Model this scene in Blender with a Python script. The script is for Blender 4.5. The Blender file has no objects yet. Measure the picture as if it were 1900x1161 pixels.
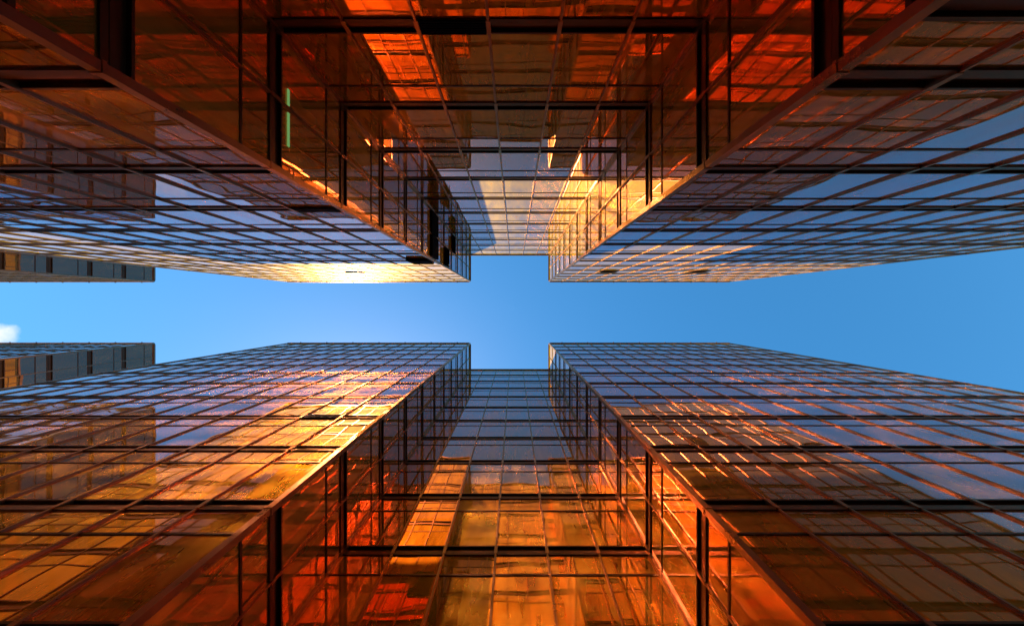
import bpy, math, random
from mathutils import Vector

random.seed(7)
sc = bpy.context.scene
col = sc.collection
R = math.radians

# ------------------------------------------------------------------ camera
EYE = 1.6                       # camera height above the paving
F_PX = 687.5                    # focal length in pixels of the 1900 px wide photograph
cam_d = bpy.data.cameras.new('camera')
cam = bpy.data.objects.new('camera', cam_d)
col.objects.link(cam)
cam_d.sensor_width = 36.0
cam_d.lens = 36.0 * F_PX / 1900.0
cam_d.shift_x = -4.5 / 1900.0
cam_d.shift_y = -11.5 / 1900.0
cam_d.clip_start = 0.05
cam_d.clip_end = 5000.0
cam.location = (0, 0, EYE)
cam.rotation_euler = (math.pi, 0, 0)      # straight up
sc.camera = cam

# ------------------------------------------------------------------ light
SUN = Vector((-1.085, 1.0, 2.5)).normalized()
elev = math.asin(SUN.z)
azim = math.atan2(SUN.x, SUN.y)

world = bpy.data.worlds.new('World')
sc.world = world
world.use_nodes = True
wn, wl = world.node_tree.nodes, world.node_tree.links
wn.clear()
w_out = wn.new('ShaderNodeOutputWorld')
w_bg = wn.new('ShaderNodeBackground')
w_bg.inputs['Strength'].default_value = 0.092
sky = wn.new('ShaderNodeTexSky')
sky.sky_type = 'NISHITA'
sky.sun_disc = False
sky.sun_elevation = elev
sky.sun_rotation = azim
sky.altitude = 0
sky.air_density = 1.0
sky.dust_density = 0.2
sky.ozone_density = 3.5
# fair-weather clouds low in the sky towards -X
tc = wn.new('ShaderNodeTexCoord')
sep = wn.new('ShaderNodeSeparateXYZ')
wl.new(tc.outputs['Generated'], sep.inputs[0])


def wmath(op, a, b=None, clamp=False):
    n = wn.new('ShaderNodeMath')
    n.operation = op
    n.use_clamp = clamp
    for i, v in enumerate((a, b)):
        if v is None:
            continue
        if isinstance(v, (int, float)):
            n.inputs[i].default_value = v
        else:
            wl.new(v, n.inputs[i])
    return n.outputs[0]


zc = wmath('MAXIMUM', sep.outputs['Z'], 0.05)
u = wmath('DIVIDE', sep.outputs['X'], zc)
v = wmath('DIVIDE', sep.outputs['Y'], zc)
cmb = wn.new('ShaderNodeCombineXYZ')
wl.new(u, cmb.inputs[0])
wl.new(v, cmb.inputs[1])
cmb.inputs[2].default_value = 3.1
cn = wn.new('ShaderNodeTexNoise')
cn.inputs['Scale'].default_value = 5.5
cn.inputs['Detail'].default_value = 9.0
cn.inputs['Roughness'].default_value = 0.6
cn.inputs['Distortion'].default_value = 0.25
wl.new(cmb.outputs[0], cn.inputs['Vector'])


def wrange(val, a, b, lo, hi):
    q = wn.new('ShaderNodeMapRange')
    wl.new(val, q.inputs['Value'])
    for nm, x in zip(('From Min', 'From Max', 'To Min', 'To Max'), (a, b, lo, hi)):
        q.inputs[nm].default_value = x
    q.clamp = True
    return q.outputs['Result']


bank = wmath('MINIMUM', wrange(u, -0.62, -1.0, -0.3, 0.06), wrange(v, 0.17, 0.34, -0.3, 0.06))
low = wmath('MINIMUM', wrange(u, -1.29, -1.39, -0.3, 0.13), wrange(v, 0.035, 0.065, -0.3, 0.13))
cs = wmath('ADD', cn.outputs['Fac'], wmath('MAXIMUM', bank, low))
cm = wn.new('ShaderNodeMapRange')
wl.new(cs, cm.inputs['Value'])
cm.inputs['From Min'].default_value = 0.46
cm.inputs['From Max'].default_value = 0.84
cm.clamp = True
mixc = wn.new('ShaderNodeMixRGB')
wl.new(cm.outputs['Result'], mixc.inputs['Fac'])
hs = wn.new('ShaderNodeHueSaturation')
hs.inputs['Saturation'].default_value = 1.28
hs.inputs['Hue'].default_value = 0.488
wl.new(sky.outputs[0], hs.inputs['Color'])
wl.new(hs.outputs[0], mixc.inputs['Color1'])
mixc.inputs['Color2'].default_value = (4.6, 4.7, 4.9, 1)
wl.new(mixc.outputs[0], w_bg.inputs['Color'])
wl.new(w_bg.outputs[0], w_out.inputs['Surface'])

sun_d = bpy.data.lights.new('sun', 'SUN')
sun_d.energy = 5.0
sun_d.angle = R(0.6)
sun_d.color = (1.0, 0.90, 0.70)
sun = bpy.data.objects.new('sun', sun_d)
sun.rotation_euler = (-SUN).to_track_quat('-Z', 'Y').to_euler()
sun.location = SUN * 200
col.objects.link(sun)

sc.view_settings.view_transform = 'Standard'
sc.view_settings.look = 'None'
sc.view_settings.gamma = 1.0
sc.view_settings.exposure = 1.42
sc.render.engine = 'CYCLES'
cy = sc.cycles
cy.max_bounces = 14
cy.glossy_bounces = 12
cy.diffuse_bounces = 2
cy.transmission_bounces = 2
cy.caustics_reflective = True
cy.blur_glossy = 0.0
cy.use_guiding = True
cy.guiding_training_samples = 128
cy.use_surface_guiding = True
cy.sample_clamp_indirect = 40.0
cy.use_denoising = True
cy.use_adaptive_sampling = False

# ------------------------------------------------------------------ materials


def new_mat(name):
    m = bpy.data.materials.new(name)
    m.use_nodes = True
    n, l = m.node_tree.nodes, m.node_tree.links
    n.clear()
    out = n.new('ShaderNodeOutputMaterial')
    return m, n, l, out


def principled(n, color, metallic, rough):
    p = n.new('ShaderNodeBsdfPrincipled')
    p.inputs['Base Color'].default_value = (*color, 1)
    p.inputs['Metallic'].default_value = metallic
    p.inputs['Roughness'].default_value = rough
    return p


def nmath(n, l, op, a, b=None, clamp=False):
    q = n.new('ShaderNodeMath')
    q.operation = op
    q.use_clamp = clamp
    for i, v in enumerate((a, b)):
        if v is None:
            continue
        if isinstance(v, (int, float)):
            q.inputs[i].default_value = v
        else:
            l.new(v, q.inputs[i])
    return q.outputs[0]


def glass_material(name, base1, base2, haze_col, film_scale):
    m, n, l, out = new_mat(name)
    geo = n.new('ShaderNodeNewGeometry')
    oi = n.new('ShaderNodeObjectInfo')
    seed = nmath(n, l, 'ADD', nmath(n, l, 'MULTIPLY', geo.outputs['Random Per Island'], 37.0),
                 nmath(n, l, 'MULTIPLY', oi.outputs['Random'], 61.0))
    # waviness of each pane
    wav = n.new('ShaderNodeTexNoise')
    wav.noise_dimensions = '4D'
    wav.inputs['Scale'].default_value = 0.85
    wav.inputs['Detail'].default_value = 0.0
    wav.inputs['Roughness'].default_value = 0.35
    l.new(geo.outputs['Position'], wav.inputs['Vector'])
    l.new(seed, wav.inputs['W'])
    bump = n.new('ShaderNodeBump')
    bump.inputs['Strength'].default_value = 1.0
    bump.inputs['Distance'].default_value = 0.0042
    l.new(wav.outputs['Fac'], bump.inputs['Height'])
    # dust film, streaked by rain and wiping
    mp = n.new('ShaderNodeMapping')
    mp.inputs['Scale'].default_value = (1.5, 1.5, 0.35)
    mp.inputs['Rotation'].default_value = (0.35, 0.25, 0)
    l.new(geo.outputs['Position'], mp.inputs['Vector'])
    dn = n.new('ShaderNodeTexNoise')
    dn.noise_dimensions = '4D'
    dn.inputs['Scale'].default_value = 0.9
    dn.inputs['Detail'].default_value = 4.0
    dn.inputs['Roughness'].default_value = 0.5
    dn.inputs['Distortion'].default_value = 0.3
    l.new(mp.outputs[0], dn.inputs['Vector'])
    l.new(seed, dn.inputs['W'])
    film = n.new('ShaderNodeMapRange')
    film.inputs['From Min'].default_value = 0.36
    film.inputs['From Max'].default_value = 0.72
    film.inputs['To Min'].default_value = 0.07
    film.inputs['To Max'].default_value = 0.20
    l.new(dn.outputs['Fac'], film.inputs['Value'])
    # specks and dried drops, and some panes dirtier than others
    sp = n.new('ShaderNodeTexNoise')
    sp.inputs['Scale'].default_value = 16.0
    sp.inputs['Detail'].default_value = 4.0
    sp.inputs['Roughness'].default_value = 0.7
    l.new(mp.outputs[0], sp.inputs['Vector'])
    spr = n.new('ShaderNodeMapRange')
    spr.inputs['From Min'].default_value = 0.66
    spr.inputs['From Max'].default_value = 0.76
    spr.inputs['To Max'].default_value = 0.11
    l.new(sp.outputs['Fac'], spr.inputs['Value'])
    pane = nmath(n, l, 'MULTIPLY', nmath(n, l, 'FRACT', nmath(n, l, 'MULTIPLY', seed, 7.31)), 0.06)
    filmv = nmath(n, l, 'MULTIPLY', film_scale, nmath(n, l, 'ADD', nmath(n, l, 'ADD', film.outputs[0], spr.outputs[0]), pane))
    # tint differs a little from pane to pane
    tint = n.new('ShaderNodeMixRGB')
    tint.inputs['Color1'].default_value = (*base1, 1)
    tint.inputs['Color2'].default_value = (*base2, 1)
    l.new(nmath(n, l, 'FRACT', nmath(n, l, 'MULTIPLY', seed, 3.17)), tint.inputs['Fac'])
    mirror = principled(n, (0.6, 0.2, 0.05), 1.0, 0.0)
    l.new(tint.outputs[0], mirror.inputs['Base Color'])
    l.new(bump.outputs[0], mirror.inputs['Normal'])
    mirror.inputs['Specular Tint'].default_value = (0.46, 0.69, 0.95, 1)
    mirror.inputs['Coat Weight'].default_value = 1.0
    mirror.inputs['Coat IOR'].default_value = 1.32
    mirror.inputs['Coat Roughness'].default_value = 0.0
    l.new(bump.outputs[0], mirror.inputs['Coat Normal'])
    haze = principled(n, haze_col, 1.0, 0.58)
    haze.inputs['Specular Tint'].default_value = (0.80, 0.66, 0.36, 1)
    l.new(bump.outputs[0], haze.inputs['Normal'])
    mix = n.new('ShaderNodeMixShader')
    l.new(filmv, mix.inputs['Fac'])
    l.new(mirror.outputs[0], mix.inputs[1])
    l.new(haze.outputs[0], mix.inputs[2])
    dust = n.new('ShaderNodeBsdfDiffuse')
    dust.inputs['Color'].default_value = (0.85, 0.55, 0.12, 1)
    mix2 = n.new('ShaderNodeMixShader')
    l.new(nmath(n, l, 'MULTIPLY', filmv, 0.5), mix2.inputs['Fac'])
    l.new(mix.outputs[0], mix2.inputs[1])
    l.new(dust.outputs[0], mix2.inputs[2])
    l.new(mix2.outputs[0], out.inputs['Surface'])
    return m


def metal_material(name, c1, c2, metallic, rough, scale=1.4, spec=0.35):
    m, n, l, out = new_mat(name)
    geo = n.new('ShaderNodeNewGeometry')
    ns = n.new('ShaderNodeTexNoise')
    ns.inputs['Scale'].default_value = scale
    ns.inputs['Detail'].default_value = 8
    ns.inputs['Roughness'].default_value = 0.65
    l.new(geo.outputs['Position'], ns.inputs['Vector'])
    mx = n.new('ShaderNodeMixRGB')
    mx.inputs['Color1'].default_value = (*c1, 1)
    mx.inputs['Color2'].default_value = (*c2, 1)
    l.new(ns.outputs['Fac'], mx.inputs['Fac'])
    p = principled(n, c1, metallic, rough)
    l.new(mx.outputs[0], p.inputs['Base Color'])
    p.inputs['Specular IOR Level'].default_value = spec
    p.inputs['Specular Tint'].default_value = (1.0, 0.72, 0.5, 1)
    rr = n.new('ShaderNodeMapRange')
    rr.inputs['To Min'].default_value = rough - 0.08
    rr.inputs['To Max'].default_value = rough + 0.12
    l.new(ns.outputs['Fac'], rr.inputs['Value'])
    l.new(rr.outputs[0], p.inputs['Roughness'])
    l.new(p.outputs[0], out.inputs['Surface'])
    return m


GLASS = glass_material('gold_mirror_glass', (0.70, 0.180, 0.032), (0.82, 0.225, 0.044), (0.98, 0.60, 0.06), 1.0)
SLATE = glass_material('slate_mirror_glass', (0.27, 0.125, 0.085), (0.33, 0.145, 0.10), (0.60, 0.40, 0.22), 0.5)
BRONZE = metal_material('bronze_anodised_aluminium', (0.25, 0.130, 0.070), (0.40, 0.22, 0.13), 0.9, 0.28)
BAND = metal_material('dark_bronze_trim', (0.07, 0.034, 0.02), (0.12, 0.06, 0.035), 0.8, 0.36)
DARK = metal_material('dark_bronze_panel', (0.06, 0.03, 0.02), (0.10, 0.05, 0.035), 0.4, 0.42)
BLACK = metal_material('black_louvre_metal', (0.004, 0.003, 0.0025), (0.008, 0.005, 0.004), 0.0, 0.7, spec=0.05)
CORE = metal_material('core_concrete', (0.05, 0.04, 0.035), (0.08, 0.07, 0.06), 0.0, 0.8)


def tube_material():
    m, n, l, out = new_mat('fluorescent_tube_glow')
    e = n.new('ShaderNodeEmission')
    e.inputs['Color'].default_value = (0.42, 0.9, 0.28, 1)
    e.inputs['Strength'].default_value = 0.12
    l.new(e.outputs[0], out.inputs['Surface'])
    return m


TUBE = tube_material()


def paving_material():
    m, n, l, out = new_mat('granite_paving')
    geo = n.new('ShaderNodeNewGeometry')
    br = n.new('ShaderNodeTexBrick')
    br.inputs['Color1'].default_value = (0.30, 0.27, 0.24, 1)
    br.inputs['Color2'].default_value = (0.24, 0.215, 0.19, 1)
    br.inputs['Mortar'].default_value = (0.09, 0.08, 0.07, 1)
    br.inputs['Scale'].default_value = 0.8
    br.inputs['Mortar Size'].default_value = 0.012
    l.new(geo.outputs['Position'], br.inputs['Vector'])
    p = principled(n, (0.25, 0.25, 0.25), 0.0, 0.6)
    l.new(br.outputs['Color'], p.inputs['Base Color'])
    l.new(p.outputs[0], out.inputs['Surface'])
    return m


PAVING = paving_material()

# ------------------------------------------------------------------ mesh helpers


class MB:
    """collects boxes into one mesh object"""

    def __init__(self):
        self.v, self.f = [], []

    def hexa(self, pts):
        b = len(self.v)
        self.v += [tuple(p) for p in pts]
        for q in ((0, 3, 2, 1), (4, 5, 6, 7), (0, 1, 5, 4), (1, 2, 6, 5), (2, 3, 7, 6), (3, 0, 4, 7)):
            self.f.append(tuple(b + i for i in q))

    def box(self, x0, x1, y0, y1, z0, z1):
        self.hexa([(x0, y0, z0), (x1, y0, z0), (x1, y1, z0), (x0, y1, z0),
                   (x0, y0, z1), (x1, y0, z1), (x1, y1, z1), (x0, y1, z1)])

    def build(self, name, mat, parent=None):
        me = bpy.data.meshes.new(name)
        me.from_pydata(self.v, [], self.f)
        me.materials.append(mat)
        me.update()
        o = bpy.data.objects.new(name, me)
        col.objects.link(o)
        if parent is not None:
            o.parent = parent
        return o


class Face:
    """a flat facade: start (x, y), unit direction along it, outward normal, length, modules, corner kinds"""

    def __init__(self, p, u, n, L, k, c0, c1):
        self.p, self.u, self.n, self.L, self.k = Vector(p), Vector(u), Vector(n), L, k
        self.c = (c0, c1)
        self.w = L / k

    def pt(self, a, d, z):
        q = self.p + self.u * a + self.n * d
        return (q.x, q.y, z)

    def box(self, mb, a0, a1, d0, d1, z0, z1, t0=0.0, t1=0.0):
        # t0/t1: extra depth at the bottom / top edge (tilted plates)
        P = [self.pt(a0, d0 + t0, z0), self.pt(a1, d0 + t0, z0), self.pt(a1, d1 + t0, z0), self.pt(a0, d1 + t0, z0),
             self.pt(a0, d0 + t1, z1), self.pt(a1, d0 + t1, z1), self.pt(a1, d1 + t1, z1), self.pt(a0, d1 + t1, z1)]
        if self.u.cross(self.n) > 0 if False else (self.u.x * self.n.y - self.u.y * self.n.x) < 0:
            P = [P[1], P[0], P[3], P[2], P[5], P[4], P[7], P[6]]
        mb.hexa(P)

    def ends(self):
        g = {'convex': 0.10, 'concave': 0.10}
        return g[self.c[0]], self.L - g[self.c[1]]


ROOF = 50.0 + EYE
STOREY = 3.683
FLOORS = 13
BAND_H = 0.50
BASE = 4.38 + EYE                # top of the dark plinth


def band_top(k):
    return ROOF - STOREY * k


def rows(k):
    """two rows of panes under band k: (z0, z1) of the short one and of the tall one"""
    t = band_top(k)
    tr = t - 1.42
    short = (tr, t - (BAND_H if k > 0 else 0.22))
    tall = (band_top(k + 1), tr)
    return short, tall


def project_area(face, a0, a1, z0, z1):
    """area in the photograph, clipped to the frame, zero when it faces away"""
    c = face.pt((a0 + a1) / 2, 0, (z0 + z1) / 2)
    to = Vector((-c[0], -c[1]))
    if to.dot(face.n) <= 0:
        return 0.0
    pts = []
    for a, z in ((a0, z0), (a1, z0), (a1, z1), (a0, z1)):
        x, y, zz = face.pt(a, 0, z)
        h = max(zz - EYE, 0.5)
        px = 954.5 + x * F_PX / h
        py = 569 + y * F_PX / h
        pts.append((min(max(px, 0), 1900), min(max(py, 0), 1161)))
    s = 0
    for i in range(4):
        x0, y0 = pts[i]
        x1, y1 = pts[(i + 1) % 4]
        s += x0 * y1 - x1 * y0
    return abs(s) / 2


def tower(label, origin, faces, plan_boxes, grilles=(), louvres=(), sashes=(), glass=GLASS):
    """grilles / louvres / sashes: lists of (face index, module, storey[, ...])"""
    root = bpy.data.objects.new('glass_office_tower', None)
    root.location = origin
    col.objects.link(root)
    root['label'] = label
    root['category'] = 'building'
    root['group'] = 'gold mirror glass towers round the passage'
    inv = (-origin[0], -origin[1], -origin[2])

    def part(mb, name, mat, parent=None):
        o = mb.build(name, mat, parent or root)
        if parent is None:
            o.location = inv
        return o

    # core behind the glass, plinth
    core = MB()
    for (x0, x1, y0, y1) in plan_boxes:
        core.box(x0, x1, y0, y1, 0.0, ROOF - 0.6)
    part(core, 'core_wall', CORE)

    grille_cells = {(g[0], g[1], g[2]) for g in grilles}
    louvre_cells = {(g[0], g[1], g[2]) for g in louvres}
    panes = []
    for fi, fc in enumerate(faces):
        a_lo, a_hi = fc.ends()
        # plinth panels
        pl = MB()
        fc.box(pl, a_lo, a_hi, -0.12, -0.03, 0.0, BASE - 0.06)
        part(pl, 'plinth_panel', DARK)
        # vertical mullions
        for i in range(1, fc.k):
            a = i * fc.w
            mb = MB()
            fc.box(mb, a - 0.038, a + 0.038, -0.10, 0.036, 0.0, ROOF - 0.01)
            fc.box(mb, a - 0.026, a + 0.026, 0.030, 0.058, 0.0, ROOF - 0.015)
            for k in range(1, FLOORS):
                t = band_top(k)
                fc.box(mb, a - 0.054, a + 0.054, 0.0, 0.066, t - 0.47, t - 0.03)
            part(mb, 'mullion', BRONZE)
        # parapet cap
        mb = MB()
        fc.box(mb, a_lo, a_hi, -0.30, 0.125, ROOF - 0.22, ROOF)
        part(mb, 'parapet_cap', BRONZE)
        # small davit anchors along the roof edge
        if fi in (0, 4):
            for i in range(1, fc.k, 2):
                mb = MB()
                fc.box(mb, i * fc.w - 0.05, i * fc.w + 0.05, 0.0, 0.19, ROOF + 0.002, ROOF + 0.10)
                part(mb, 'roof_anchor', DARK)
        # bands and transoms
        for k in range(1, FLOORS):
            t = band_top(k)
            mb = MB()
            fc.box(mb, a_lo, a_hi, -0.12, 0.030, t - 0.055, t)                     # top lip
            fc.box(mb, a_lo, a_hi, -0.121, -0.055, t - BAND_H + 0.02, t - 0.05)    # back plate
            fc.box(mb, a_lo, a_hi, -0.119, 0.012, t - BAND_H + 0.15, t - BAND_H + 0.24)
            fc.box(mb, a_lo, a_hi, -0.12, 0.040, t - BAND_H, t - BAND_H + 0.11)    # bottom lip
            part(mb, 'floor_band', BAND)
        for k in range(0, FLOORS):
            z = band_top(k) - 1.42
            if z < BASE - 0.2:
                continue
            mb = MB()
            fc.box(mb, a_lo, a_hi, -0.06, 0.022, z - 0.035, z + 0.035)
            part(mb, 'transom', BAND)
        # panes
        for i in range(fc.k):
            a0, a1 = i * fc.w + 0.03, (i + 1) * fc.w - 0.03
            if i == 0:
                a0 = 0.09
            if i == fc.k - 1:
                a1 = fc.L - 0.09
            for k in range(0, FLOORS):
                for r, (z0, z1) in enumerate(rows(k)):
                    if z1 <= BASE:
                        continue
                    z0 = max(z0, BASE)
                    if (fi, i, k, r) in {(s[0], s[1], s[2], s[3]) for s in sashes}:
                        continue
                    panes.append((project_area(fc, a0, a1, z0, z1), fi, a0, a1, z0, z1))
    panes.sort(key=lambda p: -p[0])

    def pane_box(mb, p):
        _, fi, a0, a1, z0, z1 = p
        fc = faces[fi]
        ta, tz = random.gauss(0, 0.0026), random.gauss(0, 0.0026)
        ta = max(-0.005, min(0.005, ta))
        tz = max(-0.005, min(0.005, tz))
        ha, hz = (a1 - a0) / 2, (z1 - z0) / 2
        P = []
        for dz in (-1, 1):
            z = z0 if dz < 0 else z1
            for (a, s, d) in ((a0, -1, -0.03), (a1, 1, -0.03), (a1, 1, 0.0), (a0, -1, 0.0)):
                P.append(fc.pt(a, d + s * ta * ha + dz * tz * hz, z))
        if (fc.u.x * fc.n.y - fc.u.y * fc.n.x) < 0:
            P = [P[1], P[0], P[3], P[2], P[5], P[4], P[7], P[6]]
        mb.hexa(P)

    for p in panes[:100]:
        mb = MB()
        pane_box(mb, p)
        part(mb, 'glass_pane', glass)
    if panes[100:]:
        mb = MB()
        for p in panes[100:]:
            pane_box(mb, p)
        o = part(mb, 'glass_panes', glass)
        o['kind'] = 'stuff'
    # corner posts
    done = set()
    for fc in faces:
        for e, kind in ((0, fc.c[0]), (fc.L, fc.c[1])):
            q = fc.p + fc.u * e
            key = (round(q.x, 2), round(q.y, 2))
            if key in done:
                continue
            # the other face meeting here
            other = [g for g in faces if g is not fc and
                     min((g.p - q).length, (g.p + g.u * g.L - q).length) < 0.02]
            if not other:
                continue
            done.add(key)
            g = other[0]
            s = fc.n + g.n
            mb = MB()
            if kind == 'convex':
                lo, hi = -0.10, 0.062
            else:
                lo, hi = -0.10, 0.10
            xs = sorted((q.x + s.x * lo, q.x + s.x * hi))
            ys = sorted((q.y + s.y * lo, q.y + s.y * hi))
            mb.box(xs[0], xs[1], ys[0], ys[1], 0.0, ROOF + (0.004 if kind == 'convex' else -0.02))
            if kind == 'convex':
                # splice sleeves at each storey
                for k in range(1, FLOORS):
                    t = band_top(k)
                    x0, x1 = sorted((q.x - s.x * 0.12, q.x + s.x * 0.075))
                    y0, y1 = sorted((q.y - s.y * 0.12, q.y + s.y * 0.075))
                    mb.box(x0, x1, y0, y1, t - 0.50, t - 0.44)
            part(mb, 'corner_post', BRONZE)
    # black louvred grilles standing proud of the glass
    for (fi, i, k, z0, z1) in grilles:
        fc = faces[fi]
        a0, a1 = i * fc.w + 0.06, (i + 1) * fc.w - 0.06
        if i == 0:
            a0 = 0.16
        if i == fc.k - 1:
            a1 = fc.L - 0.16
        mb = MB()
        fc.box(mb, a0, a1, 0.02, 0.16, z0, z1)
        o = part(mb, 'vent_grille', BLACK)
        sl = MB()
        n = int((z1 - z0) / 0.12)
        for j in range(n):
            z = z0 + (j + 0.5) * (z1 - z0) / n
            fc.box(sl, a0 + 0.02, a1 - 0.02, 0.165, 0.20, z - 0.02, z + 0.02)
        s_ = sl.build('slats', BLACK, o)
    for (fi, i, k) in louvres:
        fc = faces[fi]
        a0, a1 = i * fc.w + 0.066, (i + 1) * fc.w - 0.066
        if i == 0:
            a0 = 0.16
        if i == fc.k - 1:
            a1 = fc.L - 0.16
        t = band_top(k)
        mb = MB()
        for j in range(6):
            z = t - BAND_H + 0.03 + j * 0.08
            fc.box(mb, a0, a1, 0.052, 0.072, z, z + 0.04)
        fc.box(mb, a0, a1, 0.044, 0.048, t - BAND_H + 0.02, t - 0.06)
        part(mb, 'louvre_vent', BLACK)
    # top-hung sashes pushed open, a black plate paints in the room's darkness behind
    for (fi, i, k, r, ang) in sashes:
        fc = faces[fi]
        z0, z1 = rows(k)[r]
        z0 += 0.05
        z1 -= 0.05
        a0, a1 = i * fc.w + 0.07, (i + 1) * fc.w - 0.07
        if i == 0:
            a0 = 0.17
        if i == fc.k - 1:
            a1 = fc.L - 0.17
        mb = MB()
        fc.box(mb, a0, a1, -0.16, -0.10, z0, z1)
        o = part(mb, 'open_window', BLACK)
        h = (z1 - z0)
        out = math.sin(ang) * h
        zb = z1 - math.cos(ang) * h
        fr = MB()
        fc.box(fr, a0, a0 + 0.07, 0.03, 0.075, zb, z1, out, 0)
        fc.box(fr, a1 - 0.07, a1, 0.03, 0.075, zb, z1, out, 0)
        fc.box(fr, a0 + 0.07, a1 - 0.07, 0.03, 0.075, zb, zb + 0.07, out, out * (1 - 0.07 / (z1 - zb)))
        fr.build('sash_frame', BLACK, o)
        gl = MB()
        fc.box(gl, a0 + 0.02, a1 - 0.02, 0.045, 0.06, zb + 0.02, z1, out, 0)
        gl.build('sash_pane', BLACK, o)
    return root


# ------------------------------------------------------------------ ground
g = MB()
g.box(-1500, 1500, -1500, 1500, -0.5, 0.0)
go = g.build('paving', PAVING)
go['kind'] = 'structure'

# ------------------------------------------------------------------ the towers
X0, X1 = -5.97, 4.68                    # the sides of the two facing notches
XL, XR = X0 - 24.65, X1 + 24.35         # far corners of the wings
DEPTH = 16.0


def notched(sign, yf, yb):
    """faces of a notched slab; sign +1: body towards +Y"""
    n = (0, -sign)
    ye = yf + sign * DEPTH
    side = abs(yb - yf)
    F = [
        Face((XL, yf), (1, 0), n, X0 - XL, 14, 'convex', 'convex'),
        Face((X0, yf), (0, sign), (1, 0), side, 2, 'convex', 'concave'),
        Face((X0, yb), (1, 0), n, X1 - X0, 6, 'concave', 'concave'),
        Face((X1, yf), (0, sign), (-1, 0), side, 2, 'convex', 'concave'),
        Face((X1, yf), (1, 0), n, XR - X1, 14, 'convex', 'convex'),
        Face((XL, yf), (0, sign), (-1, 0), DEPTH, 9, 'convex', 'convex'),
        Face((XR, yf), (0, sign), (1, 0), DEPTH, 9, 'convex', 'convex'),
    ]
    i = 0.2
    b = [(XL + i, X0 - i, *sorted((yf + sign * i, ye))),
         (X1 + i, XR - i, *sorted((yf + sign * i, ye))),
         (X0 - i, X1 + i, *sorted((yb + sign * i, ye - sign * 0.01)))]
    return F, b


F, b = notched(1, 4.945, 8.50)
tower('notched gold mirror glass tower filling the lower half, its left wing glowing in gold sunlight',
      (-0.6, 12.9, 0), F, b,
      grilles=[], louvres=[(0, 12, 9)],
      sashes=[])

F, b = notched(-1, -3.42, -7.0)
gz0, gz1 = 26.15 + EYE, 28.25 + EYE
tower('notched gold mirror glass tower filling the upper half, open black windows near its left corner',
      (-0.6, -11.4, 0), F, b,
      grilles=[(0, 13, 6, gz0, gz1), (1, 0, 6, gz0, gz1), (1, 1, 6, gz0, gz1)],
      louvres=[(2, 2, 11), (0, 13, 10)],
      sashes=[(0, 8, 3, 1, 0.05), (4, 2, 3, 1, 0.06), (4, 7, 3, 1, 0.05),
              (1, 0, 4, 1, 0.15), (1, 1, 3, 1, 0.12)])

# fluorescent tubes glowing at the window of the upper tower's left inner wall
up = [o for o in col.objects if o.name.startswith('glass_office_tower')][-1]
for (ya, yb_) in ((-5.72, -5.28), (-5.10, -4.20)):
    t = MB()
    n = max(2, int(abs(yb_ - ya) / 0.1))
    for j in range(n):
        y0 = ya + (yb_ - ya) * j / n
        t.box(X0 + 0.008, X0 + 0.03, y0, y0 + (yb_ - ya) / n - 0.012, 9.72 + EYE, 9.80 + EYE)
    o = t.build('light_tube', TUBE, up)
    o.location = -up.location

XE = -48.55
for sign, yf, lab in ((1, 4.945, 'distant tower at the lower left, beyond the gap, its roof edge nearest the cloud'),
                      (-1, -3.42, 'distant tower at the upper left, beyond the gap, partly hidden by pale sunlit glass')):
    F = [Face((XE - 28.5, yf), (1, 0), (0, -sign), 28.5, 16, 'convex', 'convex'),
         Face((XE, yf), (0, sign), (1, 0), DEPTH, 9, 'convex', 'convex')]
    b = [(XE - 28.3, XE - 0.2, *sorted((yf + sign * 0.2, yf + sign * DEPTH)))]
    tower(lab, (XE - 14, yf + sign * 8, 0), F, b, glass=SLATE)
